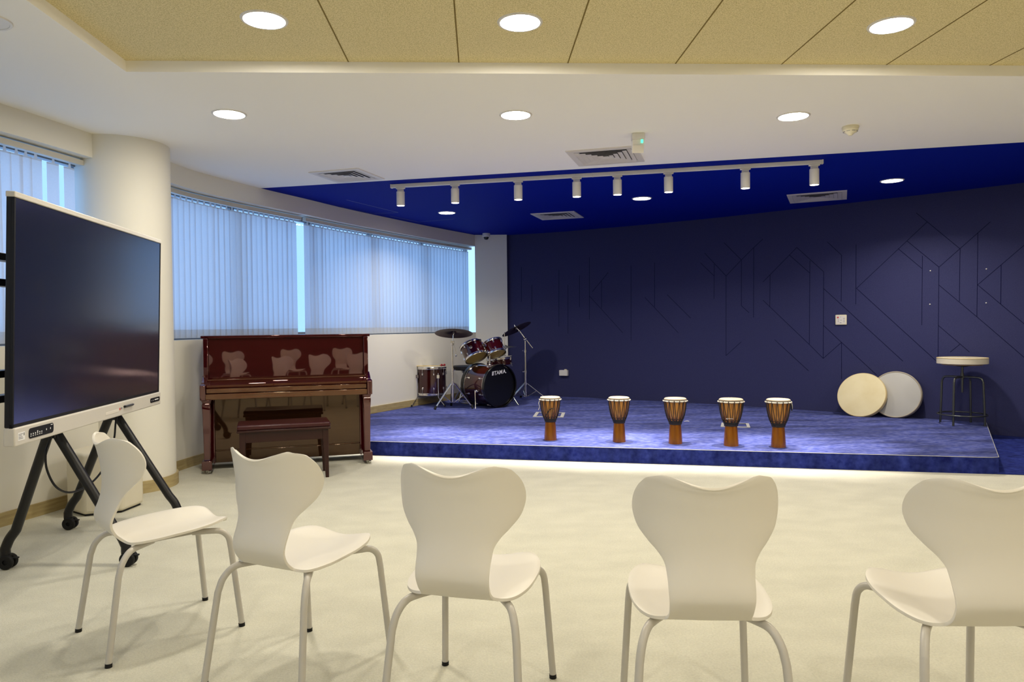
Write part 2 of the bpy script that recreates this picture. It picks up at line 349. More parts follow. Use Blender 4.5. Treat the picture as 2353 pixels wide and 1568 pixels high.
wall_strip(CL, 0, CL.near((-1.83, 8.1)), 0, .085, -.014, 0, 1, b); b.lathe([(.35, 0), (.35, .088), (.335, .088)], 72, 0, Matrix.Translation((*PC, 0)))
wall_strip(CL, CL.near((-1.80, 8.2)), tE-.02, SH, SH+.085, -.014, 0, 1, b)
struct(b.build('baseboard_left', M_base))

# windows
def window(name, a, b_, nm):
    n = int((b_-a)/.25); fr = MB()
    wall_strip(CL, a, b_, SILL, SILL+.05, .17, .22, 1, fr); wall_strip(CL, a, b_, HEAD-.05, HEAD, .17, .22, 1, fr)
    for k in range(nm+1):
        t = a+(b_-a)*k/nm; p, d = CL.at(min(max(t, a+.03), b_-.03)); M = frame((p.x, p.y, 0), (0, 0, 1), (d.x, d.y, 0))
        fr.box((-.025, .17, SILL), (.025, .22, HEAD), 0, M)
    fo = struct(fr.build(name, M_alu))
    g = MB(); wall_strip(CL, a, b_, SILL+.05, HEAD-.05, .193, .195, 1, g, step=.25); g.build('glass_pane', M_glass, fo)
    return fo
window('window_1', w1a, w1b, 3); window('window_added', w0a, w0b, 6); window('window_2', w2a, w2b, 5)  # the bare one behind the camera is unseen, added for its daylight

# vertical blinds
def slat_mesh(h):
    mb = MB(); w = .092
    cols = [(-w/2, .003), (-w/4, -.001), (0, -.003), (w/4, -.001), (w/2, .003)]
    for z0, z1, mi in ((0, .075, 1), (.075, h-.012, 0), (h-.012, h, 1)):
        mb.add([(x, y, z0) for x, y in cols]+[(x, y, z1) for x, y in cols], [(i, i+1, 6+i, 5+i) for i in range(4)], mi)
    mb.add([(-.012, -.002, h), (.012, -.002, h), (.008, -.002, h+.03), (-.008, -.002, h+.03)], [(0, 1, 2, 3)], 1)
    return mb
BT, BB = 2.345, 1.12
def blind(label, a, b_, skip=(), tail=False):
    p, d = CL.at((a+b_)/2); root = thing('vertical_blind', label, 'blind', (0, 0, 0), 0, 'vertical blinds in the curved window wall')
    rl = MB(); wall_strip(CL, a, b_, 2.378, 2.415, .075, .12, 1, rl); rl.build('head_rail', M_rail, root)
    n = int((b_-a-.06)/.0735); first = None
    for k in range(n):
        if k in skip or (tail and k in (n-2, n-4)): continue
        p, d = CL.at(a+.05+k*.0735); nn = Vector((-d.y, d.x)); q = p+nn*.1
        if first is None: o = first = slat_mesh(BT-BB).build('slat', [M_slat, M_pocket], root)
        else: o = first.copy(); COL.objects.link(o); o.parent = root
        o.location = (q.x, q.y, BB); o.rotation_euler = (random.gauss(0, .003), random.gauss(0, .004), math.atan2(d.y, d.x)-.13+random.gauss(0, .05))
    return root
tg = CL.near((-1.84, 8.05))
blind('fabric vertical blind hanging in the window left of the round pillar', w1a+.05, w1b-.09, skip=(0,), tail=True)
b2 = blind('vertical blind behind the upright piano, left of the window gap', w2a, tg-.035)
b3 = blind('longer vertical blind from the window gap to the drum kit corner', tg+.035, tE-.03)

# ------------------------------------------------------------------ ceiling fittings
def downlight(label, x, y, z, lit=True, group='round recessed downlights', beam=False):
    r = thing('downlight', label, 'ceiling light', (x, y, z), 0, group)
    MB().lathe([(.094, -.001), (.096, -.006), (.106, -.006), (.110, 0), (.094, 0)], 48).build('trim_ring', M_white, r)
    MB().lathe([(1e-6, -.0035), (.0945, -.0035)], 48).build('diffuser', (M_spotface if beam else M_lamp) if lit else M_white, r)
    if beam:
        l = bpy.data.lights.new('beam', 'AREA'); l.shape = 'DISK'; l.size = .18; l.spread = math.radians(138); l.energy = LAMP*.0284*PI*1.6; l.color = (1, .925, .80)
        o = bpy.data.objects.new('beam', l); COL.objects.link(o); o.parent = r; o.location = (0, 0, -.008)
    return r
downlight('lit downlight in the tan ceiling panels, left one of three', -1.0, 3.515, CZ)
downlight('lit downlight in the tan ceiling panels, middle one of three', .211, 3.52, CZ)
downlight('lit downlight in the tan ceiling panels, right one of three', 2.038, 3.517, CZ)
downlight('lit downlight in the white ceiling, nearest the window wall', -1.614, 4.843, CH)
downlight('lit downlight in the white ceiling, middle of its row of three', .255, 4.848, CH)
downlight('lit downlight in the white ceiling, nearest the smoke detector', 2.139, 4.863, CH)
downlight('lit downlight in the blue ceiling, nearest the drum kit', -.386, 9.0, CH, beam=True)
downlight('lit downlight in the blue ceiling, behind the middle of the track', 1.816, 8.03, CH, beam=True)
downlight('lit downlight in the blue ceiling, right of the track lights', 4.10, 7.06, CH, beam=True)
downlight('unlit round fitting in the white ceiling at the far left edge', -2.21, 3.40, CH, False)
for y in (.5, -1.6, -3.7):  # unseen downlights, added to brighten the room
    for x in (-1.0, 1.3, 3.9): downlight('added ceiling downlight behind the row of chairs, unseen, for its light', x, y, CZ)
downlight('added ceiling downlight behind the row of chairs, unseen, for its light', 4.6, 3.3, CZ)  # two more added lamps out of frame on the right
downlight('added ceiling downlight behind the row of chairs, unseen, for its light', 5.0, 5.0-.2, CH)

def diffuser_vent(label, x, y, a, s=.56):
    r = thing('air_vent', label, 'vent', (x, y, CH), a, 'square ceiling air vents'); h = s/2
    f = MB()
    def ring(o, i, z0, z1, mb, mi=0):
        q = [(-1, -1), (1, -1), (1, 1), (-1, 1)]; vs_ = [(o*u, o*v, z0) for u, v in q]+[(i*u, i*v, z1) for u, v in q]
        mb.add(vs_, [(k, (k+1) % 4, 4+(k+1) % 4, 4+k) for k in range(4)], mi)
    ring(h, h, 0, -.008, f); ring(h, h-.05, -.008, -.010, f)
    f.build('frame', M_vent, r, smooth=False)
    bk = MB().add([(-h+.05, -h+.05, -.001), (h-.05, -h+.05, -.001), (h-.05, h-.05, -.001), (-h+.05, h-.05, -.001)], [(0, 1, 2, 3)]); bk.build('duct', M_dark, r)
    lv = MB(); o = h-.052
    while o > .05:
        ring(o, o-.041, -.011, -.002, lv); ring(o, o-.004, -.012, -.012, lv); o -= .042
    ring(o, .001, -.008, -.008, lv)
    lv.build('louvres', M_vent, r, smooth=False)
    return r
diffuser_vent('square air vent in the white ceiling near the curved window wall', -1.20, 6.78, -.36, .50)
diffuser_vent('square air vent in the white ceiling beside the box sensor', 1.065, 6.02, -.33, .57)
diffuser_vent('square air vent in the blue ceiling nearest the drum kit', 1.01, 9.26, -.36, .56)
diffuser_vent('square air vent in the blue ceiling right of the last track light', 3.77, 7.96, -.47, .60)

T0 = Vector((-.843, 7.216)); T1 = Vector((2.957, 6.162)); td = (T1-T0).normalized(); ta = math.atan2(td.y, td.x)
trk = thing('lighting_track', 'white lighting track mounted along the front of the blue ceiling', 'track', (T0.x, T0.y, CH), ta)
L = (T1-T0).length
MB().box((0, -.018, -.034), (L, .018, 0)).build('rail', M_white, trk, bevel=.003)
MB().box((-.012, -.02, -.036), (.0, .02, 0)).box((L, -.02, -.036), (L+.012, .02, 0)).build('end_cap', M_white, trk)
MB().box((L*.5-.004, -.0185, -.035), (L*.5+.004, .0185, 0)).build('joint', M_vent, trk)
names = ['leftmost track spotlight, above the gap beside the piano', 'second track spotlight from the left end of the track', 'third track spotlight from the left end of the track', 'fourth track spotlight from the left, just left of the rail joint', 'fifth track spotlight from the left, just right of the rail joint', 'third track spotlight from the right end of the track', 'second track spotlight from the right end of the track', 'rightmost track spotlight, at the right end of the track']
first = None
def spot_light(p):
    l = bpy.data.lights.new('beam', 'SPOT'); l.energy = SPOT; l.color = (1, .93, .84); l.spot_size = math.radians(45); l.spot_blend = 1; l.shadow_soft_size = .03
    o = bpy.data.objects.new('beam', l); COL.objects.link(o); o.parent = p; o.location = (0, 0, -.20)
for nm, px in zip(names, (-.759, -.221, .378, .913, 1.274, 1.715, 2.352, 2.90)):
    t = (px-T0.x)/td.x; q = T0+td*t
    if first is None:
        r = first = thing('track_spotlight', nm, 'spotlight', (q.x, q.y, CH-.034), ta, 'white cylinder spotlights on the ceiling track')
        MB().box((-.045, -.016, -.014), (.045, .016, 0)).prism([(-.03, -.014), (.03, -.014), (.03, .014), (-.03, .014)], -.045, -.014).build('adapter', M_white, r, bevel=.004)
        MB().lathe([(1e-6, -.04), (.037, -.04), (.040, -.043), (.040, -.178), (.035, -.178), (.035, -.170), (1e-6, -.170)], 32).build('body', M_white, r)
        MB().lathe([(1e-6, -.1765), (.034, -.1765)], 32).build('lens', M_spotface, r)
    else:
        r = dup(first, nm); r.location = (q.x, q.y, CH-.034)
for r in [o for o in COL.objects if o.name.startswith('track_spotlight')]: spot_light(r)

sm = thing('smoke_detector', 'cream round smoke detector on the white ceiling', 'smoke detector', (2.665, 5.115, CH))
MB().lathe([(.056, 0), (.058, -.012), (.055, -.018)], 32).build('base', M_cream, sm)
MB().lathe([(.052, -.016), (.053, -.028), (.045, -.040), (.028, -.050), (.018, -.058), (.012, -.064), (1e-6, -.065)], 32).build('head', M_cream, sm)
v = MB()
for k in range(8):
    a = 2*PI*k/8
    v.box((.044, -.012, -.0395), (.0485, .012, -.0375), 0, Matrix.Rotation(a, 4, 'Z'))
v.build('slots', M_grey, sm)
em = thing('ceiling_sensor', 'small white box sensor with a green light on the ceiling', 'sensor', (1.175, 5.30, CH), -.10)
MB().box((-.047, -.012, -.045), (.047, .06, 0)).build('mount', M_white, em, bevel=.005)
MB().prism([(-.012, -.045), (.05, -.045), (.062, -.115), (.03, -.14), (.0, -.085)], -.043, .043, 0, Matrix(((0, 0, 1, 0), (1, 0, 0, 0), (0, 1, 0, 0), (0, 0, 0, 1)))).build('housing', M_white, em, bevel=.004)
MB().add([(-.04, -.002, -.088), (.04, -.002, -.088), (.04, .026, -.139), (-.04, .026, -.139)], [(0, 1, 2, 3)], 0, Matrix.Translation((0, -.003, 0))).build('lens', M_vent, em)
MB().box((.018, -.0165, -.075), (.034, -.008, -.05)).build('indicator', M_glassled, em)
cc = thing('security_camera', 'small white dome security camera at the top of the corner pillar', 'camera', (.115, 11.02, CH))
MB().lathe([(.058, 0), (.06, -.045), (.052, -.055), (1e-6, -.055)], 32).build('housing', M_white, cc)
MB().lathe([(.040, -.052), (.037, -.075), (.024, -.092), (1e-6, -.098)], 24).build('dome', M_black_gloss, cc)
# access hatches in the blue ceiling
def hatch(label, pts, closed):
    mb = MB(); pp = pts+pts[:1] if closed else pts
    for (x0, y0), (x1, y1) in zip(pp, pp[1:]):
        d = (Vector((x1, y1))-Vector((x0, y0))).normalized(); nn = Vector((-d.y, d.x))*.004
        mb.add([(x0-nn.x, y0-nn.y, CH-.0015), (x1-nn.x, y1-nn.y, CH-.0015), (x1+nn.x, y1+nn.y, CH-.0015), (x0+nn.x, y0+nn.y, CH-.0015)], [(0, 1, 2, 3)])
    tag(mb.build('access_hatch', mat('hatch_edge', (.12, .14, .30), .4)), label, 'hatch', 'access hatches in the blue ceiling')
hatch('thin seam of the access hatch in the blue ceiling near the leftmost track spotlight', [(-1.443, 8.068), (-.979, 8.967), (-1.31, 9.05), (-1.70, 8.40)], False)
hatch('thin seam of the access hatch in the blue ceiling behind the downlight by the drums', [(-1.109, 9.25), (-.80, 9.78), (-.318, 9.52)], False)

# ------------------------------------------------------------------ things on the navy wall
def on_wall(s_, z): p, d = CB.at(s_); return frame((p.x, p.y, z), (d.y, -d.x, 0), (d.x, d.y, 0))   # local z out of the wall, x along it, y up
cp = thing('wall_control', 'square cream control panel with a red button on the navy wall', 'control panel', M=on_wall(4.799, 1.229))
MB().box((-.064, -.060, 0), (.064, .060, .018)).build('plate', M_cream, cp, bevel=.008)
MB().box((-.049, -.045, .018), (.049, .047, .0195)).build('face', M_vent, cp)
MB().lathe([(.010, 0), (.010, .003), (1e-6, .004)], 16, 0, Matrix.Translation((-.032, .029, .0195))).build('red_button', M_red, cp)['label'] = 'red button'
mk = MB()
for x, y, w in ((.037, .016, .018), (.037, -.003, .012), (.037, -.022, .014), (-.028, .004, .008), (-.028, -.010, .007), (-.028, -.022, .009), (.003, -.004, .012), (-.002, .034, .007), (-.002, -.034, .02)): mk.box((x-w/2, y-.003, .0195), (x+w/2, y+.003, .0200))
mk.build('markings', M_grey, cp)
wbx = thing('outlet_box', 'small white outlet box low on the navy wall beside the drums', 'outlet', M=on_wall(.926, .485))
MB().box((-.066, -.042, 0), (.066, .042, .05)).build('box', M_white, wbx, bevel=.004)
MB().box((.012, .042, .01), (.05, .056, .04)).build('plug', M_cream, wbx, bevel=.004)
first = None
for lb, (s_, z) in zip(('upper left', 'lower left', 'upper right', 'lower right'), ((5.737, 1.756), (5.733, 1.388), (6.26, 1.744), (6.259, 1.388))):
    o = MB().lathe([(.006, 0), (.007, .006), (.004, .010), (1e-6, .011)], 12).build('wall_screw', M_white)
    o.matrix_world = on_wall(s_, z); tag(o, 'tiny bare screw on the navy wall above the stool, %s of four' % lb, 'screw', 'bare screws on the navy wall')

# ------------------------------------------------------------------ chairs
def make_chair(label):
    root = thing('shell_chair', label, 'chair', (0, 0, 0), 0, 'off-white shell chairs in a half circle')
    # rows: y, z, half width, forward curl of the sides, lift of the sides
    rows = [(.190, .398, .085, 0, .012), (.189, .407, .104, 0, .014), (.180, .413, .126, 0, .017), (.150, .413, .155, 0, .020), (.10, .409, .180, 0, .020), (.03, .404, .194, 0, .020), (-.04, .402, .196, 0, .018),
            (-.09, .402, .193, .0, .014), (-.125, .403, .185, -.004, .010), (-.150, .404, .172, -.010, .006), (-.168, .404, .154, -.012, .004), (-.181, .405, .134, -.008, .003), (-.192, .409, .114, -.003, .002), (-.206, .421, .109, -.002, .001), (-.223, .438, .109, .0, .0), (-.238, .459, .110, .004, .0),
            (-.246, .478, .111, .008, 0), (-.245, .502, .112, .012, 0), (-.237, .533, .113, .018, 0), (-.229, .565, .118, .024, 0), (-.225, .592, .135, .034, .001), (-.224, .615, .157, .048, .002), (-.226, .645, .181, .072, .004), (-.229, .675, .192, .088, .008), (-.233, .700, .194, .093, .012),
            (-.238, .722, .190, .088, .018), (-.242, .740, .182, .078, .022), (-.246, .753, .172, .068, .025), (-.250, .762, .163, .060, .027), (-.252, .767, .148, .048, .028), (-.254, .770, .132, .038, .028), (-.255, .7715, .116, .030, .027)]
    P_ = smooth_pts([(r[0], r[1], r[2]) for r in rows], 4); Q_ = smooth_pts([(r[3], r[4], 0) for r in rows], 4)
    NU = 18; vs_ = []; fs = []
    for p, q in zip(P_, Q_):
        for k in range(NU+1):
            u = -1+2*k/NU; x = p.z*u
            vs_.append((x, p.x+q.x*(.55*u*u+.45*u**4), p.y+q.y*(2*u*u-u**4)))
    for i in range(len(P_)-1):
        for k in range(NU): b = i*(NU+1)+k; fs.append((b, b+1, b+NU+2, b+NU+1))
    sh = MB().add(vs_, fs).build('shell', M_shell, root, ang=80)
    s = sh.modifiers.new('thickness', 'SOLIDIFY'); s.thickness = .009; s.offset = 0
    bv = sh.modifiers.new('edge', 'BEVEL'); bv.width = .003; bv.segments = 2; bv.angle_limit = math.radians(45)
    MB().tube([(-.10, -.10, .388), (.10, -.10, .388)], .0105, 12).tube([(-.10, .07, .390), (.10, .07, .390)], .0105, 12).box((-.10, -.11, .384), (.10, .09, .394)).build('under_frame', M_legpaint, root)
    for sx in (-1, 1):
        for pts in ([(.09, -.09, .387), (.135, -.150, .388), (.163, -.192, .382), (.181, -.222, .350), (.190, -.238, .305), (.212, -.282, .010)],
                    [(.09, .06, .389), (.135, .110, .393), (.160, .145, .390), (.174, .168, .365), (.179, .176, .320), (.195, .208, .010)]):
            fine = smooth_pts(pts[:5], 5)+[Vector(pts[5])]
            lg = MB().tube([(sx*p.x, p.y, p.z) for p in fine], .0115, 12).build('leg', M_legpaint, root)
            f = pts[5]; MB().cyl((sx*f[0], f[1], 0), (sx*f[0]*.997, f[1]*.997, .014), .0125, .0125, 12).build('foot_cap', M_rubber, lg)
    return root
poses = [(-1.257, 2.966, 40.8, 'leftmost off-white shell chair, beside the rolling display'), (-.617, 2.609, 61.1, 'off-white shell chair in front of the piano bench'),
         (-.014, 2.303, 72.0, 'middle off-white shell chair of the five, facing the first djembe'), (.626, 2.099, 83.8, 'off-white shell chair seen squarely from behind, second from the right'), (1.326, 2.011, 86.5, 'rightmost off-white shell chair, cut by the right picture edge')]
ch0 = make_chair(poses[0][3])
for i, (x, y, a, lb) in enumerate(poses):
    o = ch0 if i == 0 else dup(ch0, lb)
    o.location = (x, y, 0); o.rotation_euler = (0, 0, math.radians(a-90))

for x, y, a in ((-1.45, .75, 75), (-.75, -.35, 80), (.35, -.75, 86), (1.3, -.65, 92)):
    o = dup(ch0, 'off-white shell chair of the second row, seen only mirrored in the piano'); o.location = (x, y, 0); o.rotation_euler = (0, 0, math.radians(a-90))

# ------------------------------------------------------------------ interactive display and its rolling stand
ta_ = math.radians(94.7); TVM = frame((-2.001, 3.917, .721), (math.sin(.0), 0, 1), (math.cos(ta_), math.sin(ta_), 0))
# local: x along the width (near to far), -y out of the screen, z up; leans forward slightly
TVM = TVM @ Matrix.Rotation(.032, 4, 'X')
tvr = thing('interactive_display', 'large dark interactive display with silver bars on a rolling stand', 'display', M=TVM)
w, h = .85, 1.053
MB().box((-w+.002, .004, .078), (w-.002, .030, h-.02)).box((-w+.16, .030, .10), (w-.16, .072, h-.10)).build('housing', M_blk, tvr, bevel=.004)
MB().box((-w+.012, -.001, .088), (w-.012, .006, h-.026)).build('screen', M_screen, tvr)
MB().box((-w+.002, -.003, .074), (-w+.012, .01, h-.02)).box((w-.012, -.003, .074), (w-.002, .01, h-.02)).box((-w+.002, -.003, .074), (w-.002, .01, .092)).build('bezel', M_blk, tvr)
MB().box((-w, -.006, h-.024), (w, .032, h)).build('top_bar', M_silver, tvr, bevel=.004)
bb = MB().box((-w, -.014, 0), (w, .032, .078)).build('bottom_bar', M_silver, tvr, bevel=.006)
def rrect(x0, x1, z0, z1, r, y0, y1, n=5):
    pts = []
    for cx, cz, a0 in ((x1-r, z1-r, 0), (x0+r, z1-r, 90), (x0+r, z0+r, 180), (x1-r, z0+r, 270)):
        for k in range(n+1): a = math.radians(a0+90*k/n); pts.append((cx+r*math.cos(a), cz+r*math.sin(a)))
    return pts
XZ = Matrix(((1, 0, 0, 0), (0, 0, -1, 0), (0, 1, 0, 0), (0, 0, 0, 1)))       # prism (x, z) extruded towards -y
MB().prism(rrect(-.745, -.535, .018, .062, .014, 0, 0), .0135, .016, 0, XZ).build('port_panel', M_blk, bb)
MB().prism(rrect(.665, .825, .024, .052, .010, 0, 0), .0135, .016, 0, XZ).build('front_port_panel', M_blk, bb)
def icon(boxes):
    for lo, hi in boxes: MB().box((lo[0], -.0168, lo[1]), (hi[0], -.0158, hi[1])).build('port_icon', M_whitep, bb, smooth=False)
for k, x in enumerate((-.730, -.712, -.694, -.676, -.658, -.641)): icon([((x-.004, .027), (x+.004, .030)), ((x-.0025, .034), (x+.0035, .046 if k == 3 else .040))])
icon([((x-.002, .036), (x+.003, .044)) for x in (-.60, -.565)]+[((-.562, .054), (-.546, .057))]+[((x-.002, .035), (x+.002, .040)) for x in (.685, .712)]+[((.735, .036), (.80, .042))])
MB().box((-.828, -.0150, .022), (-.775, -.0138, .056)).build('sticker', M_whitep, bb)
st = MB()
for z, x1 in ((.049, -.790), (.043, -.800), (.036, -.795), (.030, -.790)): st.box((-.824, -.0155, z-.0012), (x1, -.0145, z+.0012))
st.box((-.786, -.0155, .040), (-.779, -.0145, .052)); st.build('sticker_print', M_grey, bb)
MB().box((.02, -.0150, .026), (.19, -.0138, .042)).build('pen_tray', M_vent, bb, bevel=.001)
pe = thing('stylus_pen', 'dark stylus pen held on the lower bar of the display', 'pen', M=TVM)
M_pen = mat('pen_grey', (.05, .05, .055), .4)
MB().cyl((.262, -.020, .047), (.375, -.020, .047), .0062, .0062, 12).cyl((.375, -.020, .047), (.392, -.020, .047), .006, .002, 12).build('barrel', M_pen, pe)
MB().cyl((.256, -.020, .047), (.266, -.020, .047), .0068, .0068, 12).build('cap', M_blk, pe)
lg = MB().box((.200, -.0150, .034), (.206, -.0138, .046)).prism([(.206, .034), (.213, .034), (.209, .046), (.204, .046)], .0138, .015, 0, XZ); lg.build('red_emblem', M_red, bb)['label'] = 'red part of the small emblem'
lg = MB()
for x in (.216, .224, .232): lg.box((x, -.0150, .037), (x+.005, -.0138, .046))
lg.build('grey_emblem', M_grey, bb)

stn = thing('display_stand', 'black steel rolling stand with four castor legs under the display', 'stand', (0, 0, 0))
for y0, ax, cx, apx in ((3.755, -2.404, -1.808, -2.16), (4.475, -2.492, -1.840, -2.215)):
    for fx in (ax, cx):
        sgn = 1 if fx > apx else -1
        p = [(apx+sgn*.012, y0, .70), (fx-sgn*.055, y0, .195), (fx-sgn*.022, y0, .150), (fx, y0, .10), (fx, y0, .072)]
        q = [Vector(p[0])]+smooth_pts(p[1:4], 4)+[Vector(p[4])]
        MB().tube(q, .024, 14).build('leg', M_blkmetal, stn)
        cs = MB()
        for dy in (-.018, .018): cs.lathe([(.012, -.011), (.034, -.011), (.037, -.006), (.037, .006), (.034, .011), (.012, .011)], 24, 0, frame((fx+.012, y0+dy, .0375), (0, 1, 0)), closed=True)
        cs.cyl((fx+.012, y0-.02, .0375), (fx+.012, y0+.02, .0375), .013, .013, 12).cyl((fx, y0, .05), (fx, y0, .085), .011, .011, 12)
        cs.box((fx-.02, y0-.012, .052), (fx+.03, y0+.012, .075)).box((fx+.030, y0-.012, .050), (fx+.062, y0+.012, .058))
        cs.build('castor', M_rubber, stn, bevel=.002)
    MB().box((apx-.035, y0-.035, .66), (apx+.035, y0+.035, 1.62)).build('post', M_blkmetal, stn, bevel=.004)
MB().box((-2.215, 3.70, .685), (-2.165, 4.52, .735)).build('cross_bar', M_blkmetal, stn, bevel=.004)
for z in (1.53, 1.415, 1.01, .90):
    MB().box((-2.165, 3.12, z-.016), (-2.10, 4.72, z+.016)).build('rail', M_blkmetal, stn, bevel=.003)
for y in (3.62, 4.30): MB().box((-2.165, y-.03, .86), (-2.078, y+.03, 1.58)).build('bracket', M_blkmetal, stn, bevel=.003)
cab = [(-2.10, 3.73, .78), (-2.15, 3.707, .64), (-2.15, 3.68, .598), (-2.15, 3.687, .51), (-2.15, 3.764, .406), (-2.15, 3.9, .349), (-2.15, 4.093, .357), (-2.15, 4.26, .434), (-2.15, 4.35, .558), (-2.15, 4.386, .682), (-2.10, 4.39, .80)]
tag(MB().tube(cab, .0055, 8, 0, 6).build('power_cord', M_blk), 'black cord looping below the rolling display', 'cord')

# ------------------------------------------------------------------ hexagonal pouf
pf = thing('hexagonal_pouf', 'cream hexagonal pouf standing behind the rolling display', 'pouf', (-2.525, 4.985, 0), math.radians(22))
hx = [(.228*math.cos(PI/3*k), .228*math.sin(PI/3*k)) for k in range(6)]
MB().prism(hx, .012, .405).build('seat_block', M_pouf, pf, bevel=.022, seg=4)
MB().prism([(x*.9, y*.9) for x, y in hx], 0, .014).build('plinth', M_blk, pf)

# ------------------------------------------------------------------ upright piano and bench
PA = math.radians(14.8)
pn = thing('upright_piano', 'polished red-brown upright piano against the window wall', 'piano', (-2.300, 6.057, 0), PA)
W = 1.40
MB().box((.012, .20, .05), (.05, .49, 1.118)).build('side_panel', M_piano, pn, bevel=.004)
MB().box((W-.05, .20, .05), (W-.012, .49, 1.118)).build('side_panel', M_piano, pn, bevel=.004)
MB().box((.05, .455, .06), (W-.05, .485, 1.115)).build('back_board', M_pianolow, pn)
MB().box((-.008, .215, 1.118), (W+.008, .505, 1.142)).build('lid', M_piano, pn, bevel=.005)
MB().box((.05, .245, .765), (W-.05, .265, 1.118)).build('upper_panel', M_piano, pn, bevel=.002)
YZ = Matrix(((0, 0, 1, 0), (1, 0, 0, 0), (0, 1, 0, 0), (0, 0, 0, 1)))          # prism (y, z) extruded along x
fb = [(.262, .765), (.262, .785), (.17, .768), (.16, .760), (.05, .742), (.030, .732), (.026, .716), (.034, .706), (.06, .706), (.24, .74)]
MB().prism(fb, .046, W-.046, 0, YZ).build('fallboard', M_piano, pn, ang=25)
MB().box((.046, .163, .764), (W-.046, .169, .7705)).build('fallboard_hinge', M_keyslip, pn)
MB().box((.046, .036, .664), (W-.046, .25, .704)).build('key_slip', M_keyslip, pn, bevel=.003)
MB().box((.040, .016, .612), (W-.040, .26, .660)).build('key_bed', M_keyslip, pn, bevel=.004)
ck = [(.0, .612), (.0, .728), (.012, .738), (.10, .742), (.17, .772), (.22, .80), (.25, .80), (.25, .612)]
for x0, x1 in ((0, .044), (W-.044, W)): MB().prism(ck, x0, x1, 0, YZ).build('cheek', M_piano, pn, bevel=.004)
for x in (.045, W-.045):
    lgm = MB(); q = lambda hw, z, y0, y1: [(x-hw, y0, z), (x+hw, y0, z), (x+hw, y1, z), (x-hw, y1, z)]
    rings = [q(.024, .108, .035, .085), q(.026, .30, .030, .09), q(.030, .50, .026, .095), q(.033, .57, .016, .10), q(.028, .585, .020, .10), q(.036, .612, .008, .11)]
    vs_ = sum(rings, []); fs = [(3, 2, 1, 0), tuple(20+i for i in range(4))]
    for i in range(5):
        for k in range(4): fs.append((4*i+k, 4*i+(k+1) % 4, 4*i+4+(k+1) % 4, 4*i+4+k))
    lgm.add(vs_, fs).build('leg', M_piano, pn, bevel=.003)
    MB().box((x-.04, .0, .032), (x+.04, .25, .108)).build('toe_block', M_piano, pn, bevel=.004)
    cs = MB().lathe([(.006, -.012), (.017, -.012), (.018, -.008), (.018, .008), (.017, .012), (.006, .012)], 20, 0, frame((x+.01, .035, .018), (.8, .6, 0)), closed=True).cyl((x, .045, .018), (x, .045, .034), .012, .012, 12)
    cs.build('castor', M_chromed, pn)
MB().box((.095, .205, .165), (W-.095, .222, .612)).build('lower_panel', M_pianolow, pn, bevel=.002)
MB().box((.095, .200, .058), (W-.095, .225, .158)).build('bottom_rail', M_pianolow, pn, bevel=.003)
for x0, x1 in ((.05, .093), (W-.093, W-.05)): MB().box((x0, .215, .05), (x1, .235, .612)).build('stile', M_piano, pn, bevel=.003)
MB().box((.10, .1985, .160), (W-.10, .202, .164)).build('rail_line', M_keyslip, pn)

bn = thing('piano_bench', 'dark wooden piano bench with oxblood padded seat in front of the piano', 'bench', (-1.583, 5.915, 0), math.radians(16.2))
bw, bd = .335, .15
MB().box((-bw-.018, -bd-.018, .392), (bw+.018, bd+.018, .410)).build('seat_board', M_benchw, bn, bevel=.004)
MB().box((-bw-.016, -bd-.016, .410), (bw+.016, bd+.016, .450)).build('seat_cushion', M_leather, bn, bevel=.014, seg=4)
MB().box((-bw+.02, -bd+.004, .312), (bw-.02, -bd+.022, .392)).box((-bw+.02, bd-.022, .312), (bw-.02, bd-.004, .392)).box((-bw+.004, -bd+.02, .312), (-bw+.022, bd-.02, .392)).box((bw-.022, -bd+.02, .312), (bw-.004, bd-.02, .392)).build('apron', M_benchw, bn, bevel=.002)
for sx in (-1, 1):
    for sy in (-1, 1):
        l_ = MB(); ox, oy = sx*bw, sy*bd; ix, iy = sx*(bw-.048), sy*(bd-.045); jx, jy = sx*(bw-.026), sy*(bd-.026)
        l_.add([(ox, oy, .392), (ix, oy, .392), (ix, iy, .392), (ox, iy, .392), (ox, oy, 0), (jx, oy, 0), (jx, jy, 0), (ox, jy, 0)], [(0, 1, 2, 3), (7, 6, 5, 4), (0, 4, 5, 1), (1, 5, 6, 2), (2, 6, 7, 3), (3, 7, 4, 0)]).build('leg', M_benchw, bn, bevel=.003)

